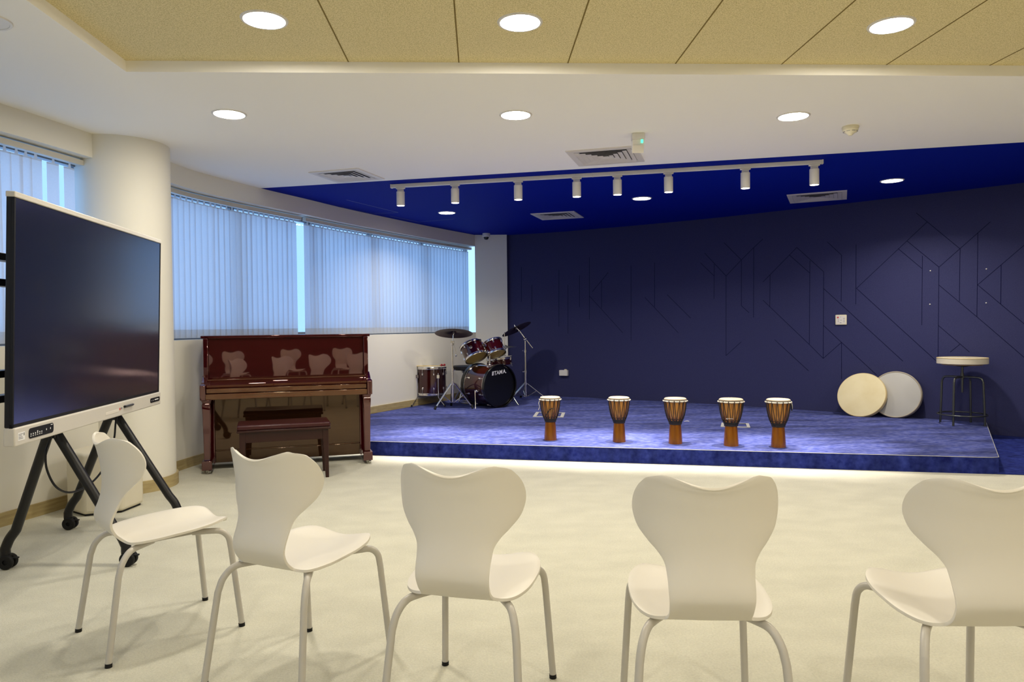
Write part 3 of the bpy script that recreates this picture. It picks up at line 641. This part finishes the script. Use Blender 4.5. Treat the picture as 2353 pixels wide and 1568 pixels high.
# ------------------------------------------------------------------ drum kit
def drum(name, label, M, r, Ln, n_lug, shell=M_drum, bottom=M_amber, top=M_white_head, lug0=.3, badge=None, group=None):
    """axis along local z from the bottom head (0) to the top head (Ln)"""
    d = thing(name, label, 'drum', M=M, group=group)
    MB().lathe([(r-.006, .012), (r, .012), (r, Ln-.012), (r-.006, Ln-.012)], 48, closed=True).build('shell', shell, d)
    MB().lathe([(1e-6, .006), (r-.004, .008), (r+.002, .018)], 48).build('bottom_head', bottom, d)
    MB().lathe([(1e-6, Ln-.006), (r-.004, Ln-.008), (r+.002, Ln-.018)], 48).build('top_head', top, d)
    for z in (.008, Ln-.008): MB().lathe([(r+.004, z-.014), (r+.010, z-.016), (r+.011, z-.012), (r+.007, z-.008), (r+.007, z+.008), (r+.011, z+.012), (r+.008, z+.016), (r+.003, z+.012)], 48, closed=True).build('hoop', M_chrome, d)
    for k in range(n_lug):
        a = lug0+2*PI*k/n_lug; R_ = Matrix.Rotation(a, 4, 'Z')
        for z, e in ((Ln*.5-Ln*.26, .008), (Ln*.5+Ln*.26, Ln-.008)):
            l_ = MB().add([(R_ @ Vector(v)) for v in [(r, -.012, z-.018), (r, .012, z-.018), (r, .012, z+.018), (r, -.012, z+.018), (r+.014, -.007, z-.012), (r+.014, .007, z-.012), (r+.014, .007, z+.012), (r+.014, -.007, z+.012)]],
                   [(4, 5, 6, 7), (0, 1, 5, 4), (1, 2, 6, 5), (2, 3, 7, 6), (3, 0, 4, 7)])
            l_.cyl(R_ @ Vector((r+.009, 0, z)), R_ @ Vector((r+.009, 0, e)), .003, .003, 8)
            l_.build('lug', M_chrome, d, bevel=.003)
    if badge is not None:
        p = Matrix.Rotation(badge, 4, 'Z') @ Vector((r, 0, Ln*.55)); nn = Matrix.Rotation(badge, 4, 'Z') @ Vector((1, 0, 0))
        bo = MB().lathe([(.021, -.001), (.022, .002), (.018, .003), (1e-6, .003)], 24, 0, frame(p, nn)).build('badge', M_chromed, d)
        MB().torus(frame(p+nn*.003, nn), .012, .002, 24, 6).build('badge_ring', M_keyslip, bo)
    return d
# bass drum: axis from rear to front head
bc = Vector((.252, 9.50, SH+.285)); bax = Vector((.64, -.768, 0)).normalized(); BL = .44; BR = .268
bm_ = frame(bc-bax*BL, bax, (0, 0, 1))
bd_ = drum('bass_drum', 'black fronted bass drum with white lettering at the stage corner', bm_, BR, BL, 8, bottom=M_white_head, top=M_black_gloss, lug0=PI/8)
for o in list(bd_.children):
    if o.name.startswith('hoop'):
        bpy.data.objects.remove(o)
for z in (.0, BL): MB().lathe([(BR+.004, z-.022), (BR+.018, z-.022), (BR+.018, z+.022), (BR+.004, z+.022)], 64, closed=True).build('hoop', M_black_gloss, bd_, bevel=.003)
for z in (.034, BL-.034): MB().lathe([(BR+.001, z-.005), (BR+.006, z-.005), (BR+.006, z+.005), (BR+.001, z+.005)], 64, closed=True).build('inlay_ring', M_chrome, bd_)
# lettering on the front head; local x is up in bm_, so build it from a frame of its own
side = Vector((0, 0, 1)).cross(bax)           # to the viewer's right on the head
fM = Matrix(((side.x, 0, bax.x, bc.x), (side.y, 0, bax.y, bc.y), (side.z, 1, bax.z, bc.z), (0, 0, 0, 1)))
def child_world(o, par, Mw): o.parent = par; o.matrix_parent_inverse = Matrix(); o.matrix_local = par.matrix_world.inverted() @ Mw
bpy.context.view_layer.update()
lx = -.085
for ch_ in 'TAMA.':
    tx = bpy.data.curves.new('letter', 'FONT'); tx.body = ch_; tx.size = .072; tx.shear = .18; tx.offset = .0012; tx.extrude = .0006
    tmp = bpy.data.objects.new('tmp', tx); me_ = bpy.data.meshes.new_from_object(tmp); bpy.data.objects.remove(tmp)
    xs = [v.co.x for v in me_.vertices]; me_.materials.clear(); me_.materials.append(M_whitep)
    to = bpy.data.objects.new('letter', me_); COL.objects.link(to)
    child_world(to, bd_, fM @ Matrix.Rotation(.10, 4, 'Z') @ Matrix.Translation((lx-min(xs)+.012, .152, .0005)))
    lx += max(xs)-min(xs)-{'T': .012, 'A': -.002, 'M': .000, '.': 0}[ch_]
ml = MB()
for k, (x, w2) in enumerate(((-.116, .010), (-.102, .013))):
    ml = MB().prism([(x, .148), (x+w2, .1485), (x+w2+.010, .201), (x+.010, .200)], -.0005, .0012)
    mo = ml.build('letter_mark', M_whitep); child_world(mo, bd_, fM @ Matrix.Translation((0, .004, .0005)) @ Matrix.Rotation(.10, 4, 'Z'))
for sg, tipw in ((-1, Vector((-.065, 9.37, SH))), (1, Vector((.51, 9.72, SH)))):
    base = bc-bax*.14+side*(sg*(BR+.006))+Vector((0, 0, -.06))
    Wi = bd_.matrix_world.inverted()
    sp = MB().tube([Wi @ v for v in (base, base+side*sg*.025, (base+tipw)/2+side*sg*.012+Vector((0, 0, -.02)), tipw+Vector((0, 0, .004)))], .006, 10, 0, 4)
    sp.ball(Wi @ base, .018, 12).tube([Wi @ (base+bax*.04), Wi @ (base-bax*.04)], .006, 8)
    sp.build('spur', M_chrome, bd_)
# double tom post
Wi = bd_.matrix_world.inverted(); pb = Vector((.128, 9.66, SH+.548)); pm = pb+Vector((0, 0, .195))
MB().tube([Wi @ (pb+Vector((0, 0, -.02))), Wi @ pm], .0125, 14).ball(Wi @ pb, .026, 14).ball(Wi @ (pb+Vector((0, 0, .035))), .018, 14).build('tom_post', M_chrome, bd_)
u1 = Vector((-.36, .42, .83)).normalized(); u2 = Vector((-.28, .42, .86)).normalized()
T1c = Vector((-.048, 9.66, .778)); T2c = Vector((.222, 9.66, .824))
MB().tube([Wi @ pm, Wi @ (pm+Vector((-.04, 0, .03))), Wi @ (T1c+u1*.10+Vector((.14, -.02, 0)))], .010, 10).tube([Wi @ pm, Wi @ (pm+Vector((.03, -.06, .0))), Wi @ (T2c+u2*.09+Vector((-.02, -.13, 0)))], .010, 10).cbox(Wi @ pm, (.05, .09, .05)).build('tom_holder', M_chrome, bd_, bevel=.004)
drum('tom_drum', 'larger dark red tom mounted above the bass drum, left of the pair', frame(T1c, u1, (0, -1, 0)), .148, .205, 6, badge=-.05, lug0=.5, group='toms above the bass drum')
drum('tom_drum', 'smaller dark red tom mounted above the bass drum, right of the pair', frame(T2c, u2, (0, -1, 0)), .122, .185, 6, lug0=.1, group='toms above the bass drum')
# floor tom
ft = drum('floor_tom', 'dark red floor tom on three legs beside the left wall', Matrix.Translation((-.665, 10.0, .275)), .196, .37, 8, lug0=.2)
for (fx, fy), a in (((-.918, 9.74), math.radians(205)), ((-.475, 9.70), math.radians(-62)), ((-.643, 10.40), math.radians(85))):
    ox, oy = .213*math.cos(a), .213*math.sin(a); lx, ly = fx+.665, fy-10.0
    l_ = MB().tube([(ox, oy, .30), (ox, oy, 0), (ox, oy, -.03), (ox+(lx-ox)*.35, oy+(ly-oy)*.35, -.07), (lx, ly, -.135)], .006, 8).cbox((ox*.985, oy*.985, .25), (.035, .035, .045))
    lo = l_.build('leg', M_chrome, ft); MB().cyl((lx, ly, -.145), (lx, ly, -.12), .011, .009, 10).build('foot_cap', M_rubber, lo)
for lb, y, x1 in (('dark drumstick lying on the floor tom, nearer the wall', 10.05, -.50), ('pale drumstick lying on the floor tom, nearer the room', 9.92, -.54)):
    sgn = 0 if 'dark' in lb else .05
    o = MB().tube([(-.86, y, .660+sgn*.1), (x1, y-.04, .662+sgn*.1)], [.0075, .0055], 10).build('drumstick', M_blk if 'dark' in lb else M_hoopwood); tag(o, lb, 'drumstick', 'drumsticks on the floor tom')
for lb, p in (('red ball mallet on the floor tom rim, left of the two', (-.520, 9.88)), ('red ball mallet on the floor tom rim, right of the two', (-.485, 9.91))):
    ma = thing('mallet', lb, 'mallet', (p[0], p[1], .668), 0, 'red mallets on the floor tom')
    MB().ball((0, 0, .008), .017, 14).build('head', M_red, ma); MB().tube([(0, .01, .006), (-.04, .24, .0)], .004, 8).build('handle', M_wood, ma)
# snare and its stand
sn = drum('snare_drum', 'shallow dark red snare drum behind the bass drum', frame((.275, 10.12, .632), (-.10, .0, 1)), .175, .125, 8, lug0=.3)
ss = thing('snare_stand', 'chrome tripod stand carrying the snare drum', 'stand', (.275, 10.12, SH))
MB().cyl((0, 0, .06), (0, 0, .46), .011, .011, 12).build('pole', M_chrome, ss)
for k in range(3):
    a = .5+2*PI*k/3; MB().tube([(0, 0, .22), (.21*math.cos(a), .21*math.sin(a), .012)], .008, 8).build('leg', M_chrome, ss)
    MB().tube([(0, 0, .46), (.12*math.cos(a), .12*math.sin(a), .475), (.165*math.cos(a), .165*math.sin(a), .488)], .007, 8).build('basket_arm', M_chrome, ss)
# hi-hat
hh = thing('hi_hat', 'hi-hat cymbals on a thin rod behind the right tom', 'cymbal', (.352, 10.32, SH))
MB().cyl((0, 0, .05), (0, 0, .98), .005, .005, 8).build('rod', M_chrome, hh); MB().cyl((0, 0, .05), (0, 0, .66), .011, .011, 10).build('pole', M_chrome, hh)
prof = lambda r, s: [(.012, .022*s), (.03, .018*s), (.036, .010*s), (r*.6, .004*s), (r, -.006*s), (r-.001, -.007*s), (r*.6, .002*s), (.036, .008*s), (.012, .019*s)]
for z, s_ in ((.775, 1), (.762, -1)): MB().lathe(prof(.165, s_), 40, 0, Matrix.Translation((0, 0, z)), closed=True).build('hat_cymbal', M_chromed, hh)
for k in range(3):
    a = 1.0+2*PI*k/3; MB().tube([(0, 0, .28), (.22*math.cos(a), .22*math.sin(a), .012)], .008, 8).build('leg', M_chrome, hh)
MB().box((-.04, -.28, .012), (.04, -.02, .03)).build('pedal', M_blk, hh)
# throne
th = thing('drum_throne', 'black padded drum stool behind the bass drum', 'stool', (-.23, 10.42, SH))
MB().lathe([(1e-6, .445), (.16, .445), (.172, .455), (.172, .495), (.15, .508), (1e-6, .510)], 32).build('seat', M_leather if False else M_blk, th)
MB().cyl((0, 0, .12), (0, 0, .446), .014, .014, 12).cyl((0, 0, .40), (0, 0, .446), .028, .05, 12).build('pole', M_chromed, th)
for k in range(3):
    a = .2+2*PI*k/3; MB().tube([(0, 0, .28), (.22*math.cos(a), .22*math.sin(a), .012)], .010, 8).build('leg', M_chromed, th)
# bass pedal
bp = thing('bass_pedal', 'metal foot pedal behind the bass drum', 'pedal', tuple((bc-bax*(BL+.02)).xy)+(SH,), math.atan2(bax.y, bax.x))
MB().box((-.30, -.05, .0), (-.02, .05, .012)).build('base_plate', M_chromed, bp); MB().box((-.28, -.04, .03), (-.05, .04, .04)).build('foot_board', M_chromed, bp)
MB().tube([(-.05, -.05, 0), (-.05, -.05, .22), (-.05, .05, .22), (-.05, .05, 0)], .008, 8).build('frame', M_chrome, bp); MB().tube([(-.05, 0, .22), (-.09, 0, .36)], .005, 8).ball((-.09, 0, .37), .022, 12).build('beater', M_chromed, bp)

def tripod(par, hub, low, R_, a0, spread=.10):
    for k in range(3):
        a = a0+2*PI*k/3; c_, s_ = math.cos(a), math.sin(a)
        l_ = MB()
        for e in (-.009, .009):
            l_.tube([(.025*c_-e*s_, .025*s_+e*c_, hub), (R_*c_-e*s_*.6, R_*s_+e*c_*.6, .03)], .0075, 8)
        l_.tube([(.02*c_, .02*s_, low), (R_*.55*c_, R_*.55*s_, hub-(hub-.03)*.52)], .006, 8)
        lo = l_.build('leg', M_chrome, par)
        MB().tube([(R_*.97*c_, R_*.97*s_, .048), (R_*1.06*c_, R_*1.06*s_, .006)], [.014, .017], 10).build('foot_cap', M_rubber, lo)
# left cymbal stand
s1 = thing('cymbal_stand', 'chrome tripod cymbal stand between the floor tom and bass drum', 'stand', (-.36, 9.52, SH), 0, 'cymbal stands of the drum kit')
MB().cyl((0, 0, .075), (0, 0, .50), .0125, .0125, 14).cyl((0, 0, .50), (0, 0, .84), .010, .010, 14).build('pole', M_chrome, s1)
tripod(s1, .322, .075, .27, math.radians(-143))
MB().cyl((0, 0, .30), (0, 0, .335), .022, .022, 12).cyl((0, 0, .485), (0, 0, .52), .018, .018, 12).tube([(0, 0, .50), (.04, -.01, .495)], .006, 8).cyl((0, 0, .82), (0, 0, .86), .018, .018, 12).cbox((0, -.0, .865), (.055, .03, .03)).build('clamp', M_chrome, s1, bevel=.003)
MB().tube([(.005, 0, .86), (.012, 0, .91), (.012, 0, .955), (.022, .01, .985)], .007, 8).build('tilter', M_chrome, s1)
MB().tube([(.02, 0, .87), (.035, 0, .765), (.045, 0, .70)], .006, 8).ball((.046, 0, .692), .014, 12, 0, 1.3).build('boom_arm', M_chromed, s1)
n1 = Vector((.02, .26, .966)).normalized()
cyprof = [(.010, .026), (.032, .022), (.050, .010), (.15, .004), (.248, -.012), (.249, -.013), (.15, .0025), (.050, .0085), (.032, .020), (.010, .024)]
c1 = thing('crash_cymbal', 'dark bronze cymbal tilted towards the room over the floor tom', 'cymbal', M=frame((-.338, 9.535, 1.118), n1), group='cymbals on stands')
MB().lathe([(r*1.0, z) for r, z in cyprof], 64, closed=True).build('plate', M_bronze, c1); MB().cyl((0, 0, -.01), (0, 0, .022), .012, .012, 12).cyl((0, 0, .03), (0, 0, .05), .009, .006, 12).build('felt_and_nut', M_chromed, c1)
# right cymbal stand with boom
s2 = thing('cymbal_stand', 'chrome boom cymbal stand in front of the navy wall', 'stand', (.655, 10.45, SH), 0, 'cymbal stands of the drum kit')
MB().cyl((0, 0, .04), (0, 0, .40), .0135, .0135, 14).cyl((0, 0, .40), (0, 0, .70), .011, .011, 14).cyl((0, 0, .70), (0, 0, .86), .009, .009, 14).build('pole', M_chrome, s2)
tripod(s2, .235, .045, .30, math.radians(-20))
MB().cyl((0, 0, .215), (0, 0, .25), .022, .022, 12).cyl((0, 0, .385), (0, 0, .42), .018, .018, 12).tube([(0, 0, .40), (-.04, -.01, .405)], .007, 8).cyl((0, 0, .685), (0, 0, .72), .017, .017, 12).tube([(0, 0, .70), (-.04, -.01, .71)], .007, 8).ball((0, 0, .875), .024, 12).build('clamp', M_chrome, s2)
MB().tube([(.105, 0, .745), (-.085, .0, 1.0)], .0085, 10).ball((-.085, 0, 1.0), .018, 12).tube([(-.085, 0, 1.0), (-.125, 0, 1.04)], .006, 8).build('boom_arm', M_chrome, s2)
n2 = Vector((-.42, .21, .90)).normalized()
c2 = thing('crash_cymbal', 'dark cymbal tipped steeply on the boom stand by the navy wall', 'cymbal', M=frame((.525, 10.45, 1.160), n2), group='cymbals on stands')
MB().lathe([(r*.92, z) for r, z in cyprof], 64, closed=True).build('plate', M_bronze, c2); MB().cyl((0, 0, -.015), (0, 0, .022), .012, .012, 12).cyl((0, 0, .03), (0, 0, .06), .009, .005, 12).build('felt_and_nut', M_chromed, c2)

# ------------------------------------------------------------------ djembes
def make_djembe(label, h, rz):
    d = thing('djembe', label, 'drum', (0, 0, 0), rz, 'row of djembes on the stage')
    k = h/.54
    S = lambda pr: [(r*k, z*k) for r, z in pr]
    MB().lathe(S([(.050, .002), (.066, 0), (.064, .06), (.059, .14), (.055, .21), (.053, .245), (.047, .245), (.05, .14), (.055, .01)]), 40, closed=True).build('foot', M_djbody, d)
    MB().lathe(S([(.052, .240), (.060, .262), (.074, .300), (.086, .350), (.095, .410), (.101, .470), (.103, .512), (1e-6, .515)]), 40).build('bowl', M_djbowl, d)
    MB().lathe(S([(.106, .498), (.108, .515), (.104, .532), (.095, .539), (1e-6, .541)]), 48).build('skin', M_skin, d)
    mb = MB(); n = 14
    for i in range(n):                      # puffs of rolled skin between the cords
        a0, a1 = 2*PI*(i+.06)/n, 2*PI*(i+.94)/n
        mb.tube([(.111*k*math.cos(a0+(a1-a0)*j/6), .111*k*math.sin(a0+(a1-a0)*j/6), (.507-.003*math.sin(PI*j/6))*k) for j in range(7)], [.006*k, .0085*k, .009*k, .009*k, .009*k, .0085*k, .006*k], 8)
    mb.build('rolled_rim', M_skinrim, d)
    rp = MB(); rp.torus(Matrix.Translation((0, 0, .519*k)), .109*k, .003*k, 48, 6)
    def rad(z):
        pr = [(.058, .250), (.062, .262), (.076, .300), (.088, .350), (.097, .410), (.103, .470), (.106, .512)]
        for (r0_, z0), (r1_, z1) in zip(pr, pr[1:]):
            if z <= z1: return r0_+(r1_-r0_)*(z-z0)/(z1-z0)
        return pr[-1][0]
    for i in range(n):
        for e in (-1, 1):
            a = 2*PI*i/n+e*.035; b_ = 2*PI*i/n+e*(2*PI/n/2-.04)
            pts = [(.112*k*math.cos(2*PI*i/n), .112*k*math.sin(2*PI*i/n), .519*k), (.1115*k*math.cos(a), .1115*k*math.sin(a), .495*k)]
            for j in range(7):
                z = .488-(.488-.262)*j/6; t = a+(b_-a)*j/6; pts.append(((rad(z)+.003)*k*math.cos(t), (rad(z)+.003)*k*math.sin(t), z*k))
            rp.tube(pts, .0028*k, 6)
    for i in range(40):
        a = 2*PI*i/40
    rp.tube([((.072+.004*(-1)**i)*k*math.cos(2*PI*i/28), (.072+.004*(-1)**i)*k*math.sin(2*PI*i/28), (.288+.009*(-1)**i)*k) for i in range(28)], .003*k, 6, 0, 0, True)
    rp.build('rope_lacing', M_rope, d)
    MB().torus(Matrix.Translation((0, 0, .243*k)), .056*k, .007*k, 40, 8).torus(Matrix.Translation((0, 0, .255*k)), .061*k, .006*k, 40, 8).torus(Matrix.Translation((0, 0, .232*k)), .056*k, .006*k, 40, 8).torus(Matrix.Translation((0, 0, .268*k)), .066*k, .005*k, 40, 8).build('waist_ring', M_rope, d)
    return d
dj = [(.650, 6.752, .405, 'djembe nearest the drum kit, leftmost of five, with loose dark cord on its bowl', .1), (1.264, 6.58, .410, 'djembe second from the left in the row on the stage', .5),
      (1.742, 6.425, .410, 'djembe in the middle of the row of five on the stage', .33), (2.19, 6.257, .414, 'djembe second from the right, in front of the white floor square', .6), (2.567, 6.15, .416, 'rightmost djembe of five, with a pale tassel at its right rim', .2)]
d0 = make_djembe(dj[0][3], .54, 0)
djs = []
for i, (x, y, h, lb, rz) in enumerate(dj):
    o = d0 if i == 0 else dup(d0, lb)
    o.location = (x, y, SH); o.rotation_euler = (0, 0, rz); s_ = (.89, .90, .93, .97, .94)[i]; o.scale = (s_, s_, h/.54); djs.append(o)
def cord(par, pts, m, name='loose_cord', r=.003): return MB().tube(pts, r, 6, 0, 4).build(name, m, par)
cord(djs[0], [(-.068, -.062, .30), (-.055, -.088, .335), (-.03, -.103, .385), (-.005, -.110, .405), (.02, -.115, .402)], M_rope, r=.005)
cord(djs[0], [(-.113, -.01, .50), (-.125, -.015, .46), (-.118, -.02, .42), (-.128, -.02, .38)], M_natcord, 'pale_tassel')
cord(djs[1], [(-.02, -.085, .275), (-.03, -.10, .31), (-.015, -.10, .275)], M_rope)
cord(djs[1], [(.11, 0, .50), (.116, -.01, .46), (.108, -.01, .42)], M_natcord, 'pale_tassel')
cord(djs[2], [(.06, -.06, .265), (.085, -.07, .268), (.115, -.06, .262)], M_natcord)
cord(djs[3], [(-.085, -.03, .31), (-.11, -.03, .325), (-.07, -.075, .322)], M_natcord, r=.0022)
cord(djs[4], [(.113, -.03, .50), (.122, -.03, .47), (.124, -.03, .43), (.115, -.03, .40)], M_natcord, 'pale_tassel', .004)
cord(djs[4], [(.105, -.035, .49), (.112, -.04, .45), (.113, -.04, .405)], M_rope, 'dark_tassel', .005)

# white floor-box outlines let into the stage carpet
def floor_frame(label, pts):
    c_ = sum((Vector(p) for p in pts), Vector((0, 0)))/4; mb = MB(); inn = [tuple(c_+(Vector(p)-c_)*.78) for p in pts]; n = 4
    mb.add([(*p, SH+.006) for p in pts]+[(*p, SH+.006) for p in inn]+[(*p, SH) for p in pts], [(k, (k+1) % 4, 4+(k+1) % 4, 4+k) for k in range(4)]+[(8+k, 8+(k+1) % 4, (k+1) % 4, k) for k in range(4)])
    tag(mb.build('floor_box_frame', M_trim, smooth=False), label, 'floor box', 'white floor box frames on the stage')
floor_frame('white square floor box frame behind the leftmost djembe', [(.607, 8.45), (.955, 8.35), (1.03, 8.80), (.684, 8.91)])
floor_frame('white square floor box frame behind the second djembe from the right', [(2.475, 7.385), (2.754, 7.298), (2.85, 7.60), (2.585, 7.68)])

# ------------------------------------------------------------------ frame drums leaning on the navy wall
def frame_drum(label, base, r, depth, lean, face, rim, az, roll_=0):
    nn = Vector((math.cos(az), math.sin(az), 0)); out = (nn*math.cos(lean)+Vector((0, 0, 1))*math.sin(lean)).normalized(); up = (Vector((0, 0, 1))*math.cos(lean)-nn*math.sin(lean)).normalized()
    M = frame(Vector(base)+up*r+Vector((0, 0, 0)), out, up)
    d = thing('frame_drum', label, 'drum', M=M, group='frame drums leaning on the navy wall')
    MB().lathe([(r-.012, -depth), (r, -depth), (r, -.004), (r-.003, 0), (r-.012, 0)], 72, closed=True).build('hoop', rim, d)
    MB().lathe([(1e-6, .001), (r-.010, .001), (r-.002, -.002), (r+.001, -.012)], 72).build('head', face, d)
    return d
azw = math.atan2(-.73, -.68)
frame_drum('tan skinned frame drum leaning on the navy wall, in front of the grey one', (4.255, 8.0, SH+.004), .262, .05, math.radians(23), M_gong, M_hoopwood, azw-.05)
g = frame_drum('grey skinned frame drum with pale rim leaning on the navy wall, nearer the stool', (4.585, 7.85, SH+.004), .262, .06, math.radians(13), M_fdgrey, M_skinrim, azw+.02)
MB().torus(Matrix.Translation((0, 0, -.002)), .254, .007, 72, 8).build('rim_edge', M_skinrim, g)

# ------------------------------------------------------------------ stool
sl = thing('swivel_stool', 'round pale topped swivel stool on the right end of the stage', 'stool', (4.985, 7.30, SH), .60)
MB().lathe([(1e-6, .690), (.225, .690), (.232, .686), (.232, .632), (.226, .628), (1e-6, .628)], 56).build('seat', M_white_head if False else mat('worn_white_top', (.66, .60, .46), .5, noise=(14, (.40, .28, .10), .60, .72, 6)), sl)
MB().torus(Matrix.Translation((0, 0, .688)), .229, .005, 56, 8).build('seat_edge', M_hoopwood, sl)
MB().lathe([(1e-6, .629), (.185, .629), (.185, .616), (1e-6, .616)], 48).build('under_board', M_wood, sl)
MB().lathe([(.10, .616), (.04, .598), (.012, .596), (.012, .46), (.010, .33), (1e-6, .33)], 24).cyl((0, 0, .47), (0, 0, .53), .017, .017, 16).build('screw_post', M_gun, sl)
for k in range(4):
    a = k*PI/2; c_, s_ = math.cos(a), math.sin(a)
    MB().tube([(.012*c_, .012*s_, .492), (.14*c_, .14*s_, .490), (.178*c_, .178*s_, .478), (.193*c_, .193*s_, .445), (.197*c_, .197*s_, .40), (.212*c_, .212*s_, 0)], .011, 12, 0, 4).build('leg', M_gun, sl)
MB().torus(Matrix.Translation((0, 0, .105)), .222, .008, 56, 10).build('foot_ring', M_gun, sl)
